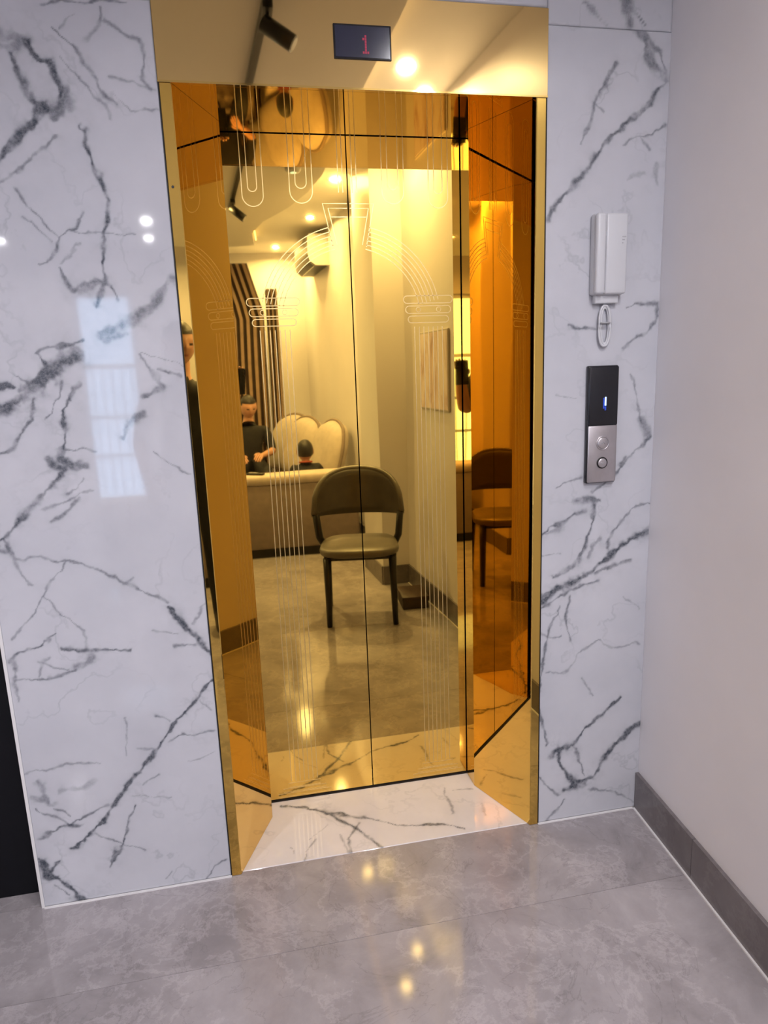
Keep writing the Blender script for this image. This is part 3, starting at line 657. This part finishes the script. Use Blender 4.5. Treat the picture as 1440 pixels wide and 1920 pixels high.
for k in range(3): slat([(-.015 + .04 * k, 0.0), (-.010 + .04 * k, 2.28)], .016)

# ------------------------------------------------------------------ picture on the right wall, box on the floor
pc = thing('wall_picture', 'pale pinkish abstract print on the right wall beside the pillar', 'picture', (rwx(-1.35), -1.35, 1.19), -math.atan(SK))
obj('frame', box(-.012, -.001, -.245, .245, 0, .44, .003, 1), M['frame'], pc)
obj('print', box(-.0135, -.012, -.235, .235, .01, .43), M['print'], pc)
sb = thing('storage_box', 'low dark brown lidded box on the floor behind the chair by the wall', 'box', (.60, -1.50, 0), .06)
obj('base', box(-.08, .08, -.12, .10, 0.001, .060, .004, 2), M['box'], sb); obj('lid', box(-.084, .084, -.124, .104, .056, .078, .004, 2), M['walnut'], sb)

# ------------------------------------------------------------------ chair
ch = thing('dining_chair', 'grey leatherette armless chair with rounded backrest and black metal legs', 'chair', (.262, -1.405, 0), math.radians(9.5))
def rounded_slab(bm, outline, z0, z1, r=.015, dome=0.0):
    n = len(outline); c = Vector((sum(p[0] for p in outline) / n, sum(p[1] for p in outline) / n))
    rings = []
    for z, k in ((z0, .93), (z0 + r * .4, .985), (z0 + r, 1.0), (z1 - r, 1.0), (z1 - r * .4, .985), (z1, .93), (z1 + dome * .7, .6), (z1 + dome, .2)):
        rings.append([bm.verts.new((c.x + (x - c.x) * k, c.y + (y - c.y) * k, z)) for x, y in outline])
    for A, B in zip(rings, rings[1:]):
        for i in range(n): f = bm.faces.new((A[i], A[(i + 1) % n], B[(i + 1) % n], B[i])); f.smooth = True
    bm.faces.new(rings[0][::-1]); bm.faces.new(rings[-1])
def superell(a, b, n=36, e=.55, cx=0, cy=0, tap=0.0):
    out = []
    for i in range(n):
        t = i * 2 * PI / n; c, s = math.cos(t), math.sin(t)
        y = b * math.copysign(abs(s) ** e, s); out.append((cx + a * math.copysign(abs(c) ** e, c) * (1 + tap * y / b), cy + y))
    return out
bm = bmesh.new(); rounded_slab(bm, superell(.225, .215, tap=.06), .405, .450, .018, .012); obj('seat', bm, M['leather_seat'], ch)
obj('seat_frame', box(-.185, .185, -.175, .175, .385, .406, .004, 1), M['black_metal'], ch)
# curved backrest shell: arc in plan, arched top edge
bm = bmesh.new(); nA = 28; front, backv = [], []
for i in range(nA + 1):
    t = -1 + 2 * i / nA; ang = t * 1.15
    px, py = .262 * math.sin(ang) / math.sin(1.15), -.245 + .25 * (1 - math.cos(ang)) / (1 - math.cos(1.15)) * .62
    zt = .60 + .245 * math.sqrt(max(0, 1 - abs(t) ** 2.3)) ; zb = .575 + .012 * t * t
    nrm = Vector((-math.sin(ang), math.cos(ang), 0))
    for lst, off in ((front, .014), (backv, -.014)):
        q = Vector((px, py, 0)) + nrm * off
        lst.append([bm.verts.new((q.x, q.y - (z - .6) * .10, z)) for z in [zb + (zt - zb) * k / 6 for k in range(7)]])
for lst in (front, backv):
    for A, B in zip(lst, lst[1:]):
        for k in range(6): f = bm.faces.new((A[k], A[k + 1], B[k + 1], B[k])); f.smooth = True
for A, B, a2, b2 in zip(front, front[1:], backv, backv[1:]):
    bm.faces.new((A[0], B[0], b2[0], a2[0])); bm.faces.new((A[6], a2[6], b2[6], B[6]))
for k in range(6):
    bm.faces.new((front[0][k], backv[0][k], backv[0][k + 1], front[0][k + 1])); bm.faces.new((front[-1][k], front[-1][k + 1], backv[-1][k + 1], backv[-1][k]))
rim = [((front[i][6].co + backv[i][6].co) / 2).copy() for i in range(nA + 1)]
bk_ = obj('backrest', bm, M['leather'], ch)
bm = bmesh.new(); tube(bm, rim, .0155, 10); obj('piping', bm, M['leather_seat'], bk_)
for s in (-1, 1):
    bm = bmesh.new(); tube(bm, [(s * .185, .165, .40), (s * .192, .182, .0)], [.023, .016], 12); obj('leg', bm, M['black_metal'], ch)
    bm = bmesh.new(); tube(bm, [(s * .200, -.120, .40), (s * .205, -.19, .0)], [.023, .016], 12); obj('leg', bm, M['black_metal'], ch)
    bm = bmesh.new(); tube(bm, [(s * .205, -.10, .395), (s * .236, -.10, .46), (s * .250, -.096, .60)], [.021, .022, .021], 12); obj('back_post', bm, M['black_metal'], ch)

# ------------------------------------------------------------------ sofa and cushions
so = thing('corner_sofa', 'low taupe corner sofa with padded top coloured lighter as lit, seen from behind', 'sofa', (-.45, -2.85, 0))
obj('plinth', box(-.80, .90, -.82, -.03, 0.001, .07), M['black_metal'], so)
obj('back_panel', box(-.85, .95, -.17, 0, .07, .585, .02, 3), M['sofa'], so)
obj('padded_top', box(-.86, .96, -.20, .012, .578, .655, .03, 4), M['sofa_lit'], so)
obj('seat_base', box(-.85, .95, -.85, -.17, .07, .30, .03, 3), M['sofa'], so)
obj('seat_pad', box(-.84, .94, -.86, -.18, .30, .42, .045, 4), M['sofa_lit'], so)
obj('side_seat', box(.50, .885, -2.25, -.862, .07, .42, .04, 4), M['sofa_lit'], so)
ot = thing('ottoman', 'square taupe ottoman under the seated adult', 'ottoman', (-.30, -4.62, 0))
obj('plinth', box(-.22, .22, -.22, .22, .001, .05), M['black_metal'], ot); obj('pad', box(-.26, .26, -.26, .26, .05, .405, .04, 4), M['sofa'], ot)
def cushion(x, y, rz, label, w_=.58, h_=.54, th=.20, tilt=.30):
    t = thing('sofa_cushion', label, 'cushion', (x, y, .441), rz, 'sand coloured sofa back cushions')
    bm = bmesh.new(); n = 16; F, B = [], []
    for j in range(n + 1):
        rf, rb = [], []
        for i in range(n + 1):
            u, v = -1 + 2 * i / n, -1 + 2 * j / n
            bul = (max(0, 1 - u ** 4) * max(0, 1 - v ** 4)) ** .5
            k_ = .82 if v > 0 else .25; px = u * w_ / 2 * ((1 - k_) + k_ * math.sqrt(1 - v * v / 2)); pz = h_ / 2 + v * h_ / 2 * ((1 - k_) + k_ * math.sqrt(1 - u * u / 2)) * (1.06 if v > 0 else 1)
            yo = -(pz - h_ / 2) * math.tan(tilt) * .9
            rf.append(bm.verts.new((px, yo + th / 2 * bul, pz)))
            rb.append(bm.verts.new((px, yo - th / 2 * bul, pz)) if abs(u) < 1 and abs(v) < 1 else rf[-1])
        F.append(rf); B.append(rb)
    for j in range(n):
        for i in range(n):
            f = bm.faces.new((F[j][i], F[j][i + 1], F[j + 1][i + 1], F[j + 1][i])); f.smooth = True
            q = [B[j][i], B[j + 1][i], B[j + 1][i + 1], B[j][i + 1]]
            if set(q) != {F[j][i], F[j + 1][i], F[j + 1][i + 1], F[j][i + 1]}: f = bm.faces.new(q); f.smooth = True
    rim = [F[0][i].co.copy() for i in range(n)] + [F[j][n].co.copy() for j in range(n)] + [F[n][n - i].co.copy() for i in range(n)] + [F[n - j][0].co.copy() for j in range(n)]
    obj('cover', bm, M['cushion'], t)
    bm = bmesh.new(); tube(bm, rim, .015, 8, closed=True); obj('piping', bm, M['piping'], t)
cushion(.365, -3.62, math.radians(74), 'sand sofa cushion nearest the pillar')
cushion(.19, -4.20, math.radians(64), 'sand sofa cushion in the middle of the leaning row')
cushion(.12, -4.68, math.radians(52), 'sand sofa cushion farthest back in the leaning row')
ph = thing('remote_control', 'small black remote lying on the padded sofa top', 'remote', (-.285, -2.93, .656), .5)
obj('case', box(-.07, .07, -.022, .022, 0, .016, .004, 2), M['black_metal'], ph); obj('keypad', box(-.055, .02, -.015, .015, .016, .0175), M['grey_plastic'], ph)

# ------------------------------------------------------------------ people
def body_mesh(nodes_, edges, root, head=None, sub=2):
    """skin-modifier figure; nodes_: name -> (pos, radius); edges: (a, b, material index)"""
    names = list(nodes_); ix = {n: i for i, n in enumerate(names)}
    me = bpy.data.meshes.new('skeleton'); me.from_pydata([nodes_[n][0] for n in names], [(ix[a], ix[b]) for a, b, _ in edges], []); me.update()
    o = bpy.data.objects.new('skeleton', me); COL.objects.link(o)
    md = o.modifiers.new('skin', 'SKIN'); md.use_smooth_shade = True; md.branch_smoothing = .5
    for i, n in enumerate(names):
        sv = me.skin_vertices[0].data[i]; r = nodes_[n][1]; sv.radius = (r, r) if not isinstance(r, tuple) else r; sv.use_root = (n == root)
    o.modifiers.new('sub', 'SUBSURF').levels = sub; o.modifiers['sub'].render_levels = sub
    dg = bpy.context.evaluated_depsgraph_get(); ev = o.evaluated_get(dg); em = bpy.data.meshes.new_from_object(ev)
    bpy.data.objects.remove(o)
    bm = bmesh.new(); bm.from_mesh(em); bpy.data.meshes.remove(em)
    segs = [(Vector(nodes_[a][0]), Vector(nodes_[b][0]), (nodes_[a][1] if not isinstance(nodes_[a][1], tuple) else max(nodes_[a][1])), (nodes_[b][1] if not isinstance(nodes_[b][1], tuple) else max(nodes_[b][1])), mi) for a, b, mi in edges]
    for f in bm.faces:
        c = f.calc_center_median(); best = (9, 0)
        for p, q, ra, rb, mi in segs:
            d = q - p; t = max(0, min(1, (c - p).dot(d) / d.length_squared)); v = (c - p - d * t).length - (ra + (rb - ra) * t) * .85
            if v < best[0]: best = (v, mi)
        f.material_index = best[1]; f.smooth = True
    return bm
def add_head(bm, centre, height, fwd, mi_skin, mi_hair, mi_eye, mi_lip, tilt=0.0, cap=False):
    """head with brow, nose, mouth, chin, ears and short hair; fwd: unit vector in plan"""
    H_ = height; fw = Vector((fwd[0], fwd[1], 0)).normalized(); rt = Vector((fw.y, -fw.x, 0)); up = Vector((0, 0, 1))
    rotm = Matrix.Rotation(tilt, 3, rt)
    n, m_ = 40, 30; rings = []
    for j in range(m_ + 1):
        ph_ = PI * j / m_; z = math.cos(ph_); r = math.sin(ph_); ring = []
        for i in range(n):
            th = 2 * PI * i / n; fx, sx = math.cos(th) * r, math.sin(th) * r
            wz = .5 * H_ * z; wf_ = fx * .43 * H_; ws = sx * .355 * H_
            if z < 0: ws *= 1 - .28 * z * z; wf_ *= 1 - .12 * z * z if fx > 0 else 1 - .35 * z * z
            if fx > .5:                                             # nose, brow, sockets, lips, chin
                k = math.exp(-(sx / .13) ** 2)
                wf_ += H_ * .085 * k * math.exp(-((z + .16) / .16) ** 2) + H_ * .03 * k * math.exp(-((z - .02) / .2) ** 2)
                wf_ += H_ * .018 * math.exp(-((z - .14) / .07) ** 2)
                for e in (-1, 1): wf_ -= H_ * .030 * math.exp(-((sx - e * .36) / .14) ** 2 - ((z - .0) / .09) ** 2)
                wf_ += H_ * .020 * math.exp(-(sx / .26) ** 2 - ((z + .47) / .07) ** 2) + H_ * .03 * math.exp(-(sx / .25) ** 2 - ((z + .80) / .12) ** 2)
            hair = (z > .50 and fx > 0) or (fx <= .12 and z > -.42 - .1 * fx) or (z > .30 and abs(sx) > .75 * r and fx < .3)
            g = 1.045 if hair else 1.0
            p = rotm @ (fw * wf_ * g + rt * ws * g + up * wz * g) + Vector(centre)
            ring.append((bm.verts.new(p), hair, fx, sx, z))
        rings.append(ring)
    for A, B in zip(rings, rings[1:]):
        for i in range(n):
            q = [A[i], A[(i + 1) % n], B[(i + 1) % n], B[i]]
            try: f = bm.faces.new([v[0] for v in q])
            except ValueError: continue
            f.smooth = True; _, hr, fx, sx, z = q[0]
            mi = mi_hair if hr else mi_skin
            if not hr and fx > .5:
                if any(abs(sx - e * .34) < .12 and abs(z - .01) < .05 for e in (-1, 1)): mi = mi_eye
                if any(abs(sx - e * .34) < .17 and abs(z - .17) < .035 for e in (-1, 1)): mi = mi_hair
                if abs(sx) < .24 and abs(z + .47) < .055: mi = mi_lip
            f.material_index = mi
    bmesh.ops.remove_doubles(bm, verts=[v[0] for v in rings[0] + rings[-1]], dist=1e-5)
    for e in (-1, 1):                                               # ears
        c = Vector(centre) + rotm @ (rt * e * .362 * H_ - fw * .02 * H_ - up * .03 * H_); R_ = []
        for j, (k, o_) in enumerate(((1.0, 0), (1.05, .02), (.75, .035), (.35, .018))):
            R_.append([bm.verts.new(c + rotm @ (fw * math.cos(t) * .07 * H_ * k + up * math.sin(t) * .13 * H_ * k + rt * e * (o_ * H_ - .01 * H_))) for t in [i * 2 * PI / 14 for i in range(14)]])
        for A, B in zip(R_, R_[1:]):
            for i in range(14): f = bm.faces.new((A[i], A[(i + 1) % 14], B[(i + 1) % 14], B[i])); f.material_index = mi_skin; f.smooth = True
        f = bm.faces.new(R_[-1]); f.material_index = mi_skin
def hand(N_, E_, key, wrist, palm_dir, across, curl_dir, mi, curl=.6, sc=1.0):
    """palm and five fingers appended to a skeleton; palm_dir points to the fingers, across to the thumb side"""
    pd, ac_, cu = Vector(palm_dir).normalized(), Vector(across).normalized(), Vector(curl_dir).normalized()
    w0 = Vector(wrist); N_[key + '_palm'] = (w0 + pd * .045 * sc, .024 * sc); E_.append((key, key + '_palm', mi))
    for k, (off, ln) in enumerate(((.028, .068), (.010, .078), (-.009, .073), (-.027, .058))):
        base = w0 + pd * .082 * sc + ac_ * off * sc; c1 = base + (pd * math.cos(curl) + cu * math.sin(curl)) * ln * .5 * sc
        c2 = c1 + (pd * math.cos(curl * 2.0) + cu * math.sin(curl * 2.0)) * ln * .5 * sc
        for s_, p_, r_ in (('a', base, .0105), ('b', c1, .0092), ('c', c2, .0080)): N_[f'{key}_{k}{s_}'] = (p_, r_ * sc)
        E_ += [(key + '_palm', f'{key}_{k}a', mi), (f'{key}_{k}a', f'{key}_{k}b', mi), (f'{key}_{k}b', f'{key}_{k}c', mi)]
    tb = w0 + pd * .025 * sc + ac_ * .036 * sc; tm = tb + (pd * .6 + ac_ * .6 + cu * .35).normalized() * .036 * sc; te = tm + (pd * .8 + cu * .5).normalized() * .030 * sc
    for s_, p_, r_ in (('a', tb, .0125), ('b', tm, .0105), ('c', te, .0088)): N_[f'{key}_t{s_}'] = (p_, r_ * sc)
    E_ += [(key + '_palm', f'{key}_ta', mi), (f'{key}_ta', f'{key}_tb', mi), (f'{key}_tb', f'{key}_tc', mi)]

MATS = [M['skin'], M['hair'], M['eye'], M['lip'], M['dark_cloth'], M['brown_cloth'], M['shoe']]
# the photographer, standing left of the camera and reaching it with the right hand
def photographer():
    t = thing('person', 'standing person in black shirt and trousers holding up a phone', 'person', (-.66, -2.08, 0))
    o = Vector((-.66, -2.08, 0)); V_ = lambda x, y, z: Vector((x, y, z))
    wr_ = CAM - CF * .075 - CU * .115 + CR * .004 - o
    N_ = {'pelvis': (V_(0, 0, .93), (.145, .105)), 'belly': (V_(0, .01, 1.08), (.140, .10)), 'chest': (V_(0, .01, 1.25), (.155, .105)), 'neck0': (V_(0, .0, 1.415), .062), 'neck': (V_(.005, .015, 1.48), .052), 'skull': (V_(.01, .02, 1.55), .055),
          'shL': (V_(-.165, 0, 1.36), .062), 'elL': (V_(-.24, .0, 1.09), .045), 'wrL': (V_(-.20, .16, .92), .030),
          'shR': (V_(.155, .0, 1.365), .062), 'elR': (V_(.215, -.02, 1.12), .045), 'wrR': (wr_, .028),
          'hipL': (V_(-.095, 0, .86), .092), 'knL': (V_(-.115, .03, .48), .062), 'anL': (V_(-.125, .0, .085), .042), 'toeL': (V_(-.15, .15, .035), .034), 'heelL': (V_(-.122, -.045, .04), .036),
          'hipR': (V_(.095, 0, .86), .092), 'knR': (V_(.10, .03, .48), .062), 'anR': (V_(.10, .0, .085), .042), 'toeR': (V_(.115, .16, .035), .034), 'heelR': (V_(.098, -.045, .04), .036)}
    E_ = [('pelvis', 'belly', 4), ('belly', 'chest', 4), ('chest', 'neck0', 4), ('neck0', 'neck', 0), ('neck', 'skull', 0), ('chest', 'shL', 4), ('shL', 'elL', 4), ('elL', 'wrL', 0), ('chest', 'shR', 4), ('shR', 'elR', 4), ('elR', 'wrR', 0),
          ('pelvis', 'hipL', 4), ('hipL', 'knL', 4), ('knL', 'anL', 4), ('anL', 'toeL', 6), ('anL', 'heelL', 6), ('pelvis', 'hipR', 4), ('hipR', 'knR', 4), ('knR', 'anR', 4), ('anR', 'toeR', 6), ('anR', 'heelR', 6)]
    hand(N_, E_, 'wrL', N_['wrL'][0], (.25, .6, -.6), (.8, .1, .3), (.5, -.4, -.5), 0, .35)
    hand(N_, E_, 'wrR', wr_, CU, -CR, CF * .3 + CR * .2, 0, .25, .9)
    bm = body_mesh(N_, E_, 'pelvis'); add_head(bm, (.012, .035, 1.60), .225, (.35, .94), 0, 1, 2, 3, -.05)
    obj('body', bm, MATS, t); return t
photographer()
p = thing('smartphone', 'black smartphone held upright in the standing person\'s right hand', 'phone', CAM - CF * .016 - CU * .055 + CR * .0)
p.rotation_euler = Matrix((CR, CF, CU)).transposed().to_euler()
obj('case', box(-.036, .036, -.008, 0, -.085, .072, .006, 3), M['black_glass'], p)
for k in range(2):
    bm = bmesh.new(); lathe(bm, [(.007, 0), (.007, .002), (.0045, .0022), (.001, .0018)], 20); obj('lens_ring', bm, M['black_metal'], p, (.022, .0005, .052 - k * .022), (-PI / 2, 0, 0))

def child():
    t = thing('person', 'child in black T-shirt with red collar sitting on the sofa, back turned', 'person', (.14, -3.30, .42))
    V_ = lambda x, y, z: Vector((x, y, z))
    N_ = {'pelvis': (V_(0, 0, .075), (.10, .075)), 'belly': (V_(0, .01, .14), (.09, .07)), 'chest': (V_(0, .005, .20), (.095, .065)), 'neck0': (V_(0, 0, .258), .042), 'neck': (V_(0, -.005, .285), .035), 'skull': (V_(0, -.01, .32), .036),
          'shL': (V_(-.10, 0, .225), .040), 'elL': (V_(-.135, -.07, .11), .030), 'wrL': (V_(-.07, -.16, .10), .021), 'shR': (V_(.10, 0, .225), .040), 'elR': (V_(.15, -.07, .13), .030), 'wrR': (V_(.08, -.17, .13), .021),
          'hipL': (V_(-.055, -.02, .065), .058), 'knL': (V_(-.07, -.24, .085), .044), 'anL': (V_(-.07, -.40, .045), .030), 'toeL': (V_(-.075, -.48, .05), .024), 'hipR': (V_(.055, -.02, .065), .058), 'knR': (V_(.05, -.24, .085), .044), 'anR': (V_(.035, -.40, .045), .030), 'toeR': (V_(.03, -.48, .05), .024)}
    E_ = [('pelvis', 'belly', 4), ('belly', 'chest', 4), ('chest', 'neck0', 4), ('neck0', 'neck', 0), ('neck', 'skull', 0), ('chest', 'shL', 4), ('shL', 'elL', 4), ('elL', 'wrL', 0), ('chest', 'shR', 4), ('shR', 'elR', 4), ('elR', 'wrR', 0)]
    for s_ in 'LR': E_ += [('pelvis', 'hip' + s_, 4), ('hip' + s_, 'kn' + s_, 4), ('kn' + s_, 'an' + s_, 4), ('an' + s_, 'toe' + s_, 6)]
    hand(N_, E_, 'wrL', N_['wrL'][0], (.3, -.9, .1), (.7, .3, .3), (.3, -.1, .6), 0, .5, .7); hand(N_, E_, 'wrR', N_['wrR'][0], (-.3, -.9, .1), (-.7, .3, .3), (-.3, -.1, .6), 0, .5, .7)
    bm = body_mesh(N_, E_, 'pelvis'); add_head(bm, (.0, -.015, .355), .185, (.1, -1), 0, 1, 2, 3, .15)
    b_ = obj('body', bm, MATS, t)
    bm = bmesh.new(); tube(bm, [(math.cos(k * PI / 12) * .050, math.sin(k * PI / 12) * .046 - .002, .262 + .008 * math.sin(k * PI / 12)) for k in range(24)], .0075, 8, closed=True); obj('collar', bm, M['red_cloth'], t)
child()
def seated_man():
    t = thing('person', 'adult in navy black shirt seated behind the sofa, facing the elevator', 'person', (-.30, -4.60, .40))
    V_ = lambda x, y, z: Vector((x, y, z))
    N_ = {'pelvis': (V_(0, 0, .12), (.15, .11)), 'belly': (V_(0, .01, .25), (.135, .10)), 'chest': (V_(0, .03, .40), (.15, .10)), 'neck0': (V_(0, .03, .53), .060), 'neck': (V_(.005, .045, .585), .050), 'skull': (V_(.01, .06, .64), .05),
          'shL': (V_(-.165, .02, .475), .060), 'elL': (V_(-.21, .10, .24), .044), 'wrL': (V_(-.12, .30, .23), .029), 'shR': (V_(.165, .02, .475), .060), 'elR': (V_(.22, .12, .26), .044), 'wrR': (V_(.12, .32, .25), .029),
          'hipL': (V_(-.09, .03, .10), .090), 'knL': (V_(-.14, .42, .09), .064), 'anL': (V_(-.14, .44, -.31), .042), 'toeL': (V_(-.15, .58, -.365), .034), 'hipR': (V_(.09, .03, .10), .090), 'knR': (V_(.14, .42, .09), .064), 'anR': (V_(.14, .44, -.31), .042), 'toeR': (V_(.15, .58, -.365), .034)}
    E_ = [('pelvis', 'belly', 4), ('belly', 'chest', 4), ('chest', 'neck0', 4), ('neck0', 'neck', 0), ('neck', 'skull', 0), ('chest', 'shL', 4), ('shL', 'elL', 4), ('elL', 'wrL', 0), ('chest', 'shR', 4), ('shR', 'elR', 4), ('elR', 'wrR', 0)]
    for s_ in 'LR': E_ += [('pelvis', 'hip' + s_, 4), ('hip' + s_, 'kn' + s_, 4), ('kn' + s_, 'an' + s_, 4), ('an' + s_, 'toe' + s_, 6)]
    hand(N_, E_, 'wrL', N_['wrL'][0], (.4, .8, 0), (.7, -.3, .4), (.2, .2, -.8), 0, .5); hand(N_, E_, 'wrR', N_['wrR'][0], (-.4, .8, 0), (-.7, -.3, .4), (-.2, .2, -.8), 0, .5)
    bm = body_mesh(N_, E_, 'pelvis'); add_head(bm, (.012, .075, .705), .225, (.25, .95), 0, 1, 2, 3, -.2)
    obj('body', bm, MATS, t)
seated_man()
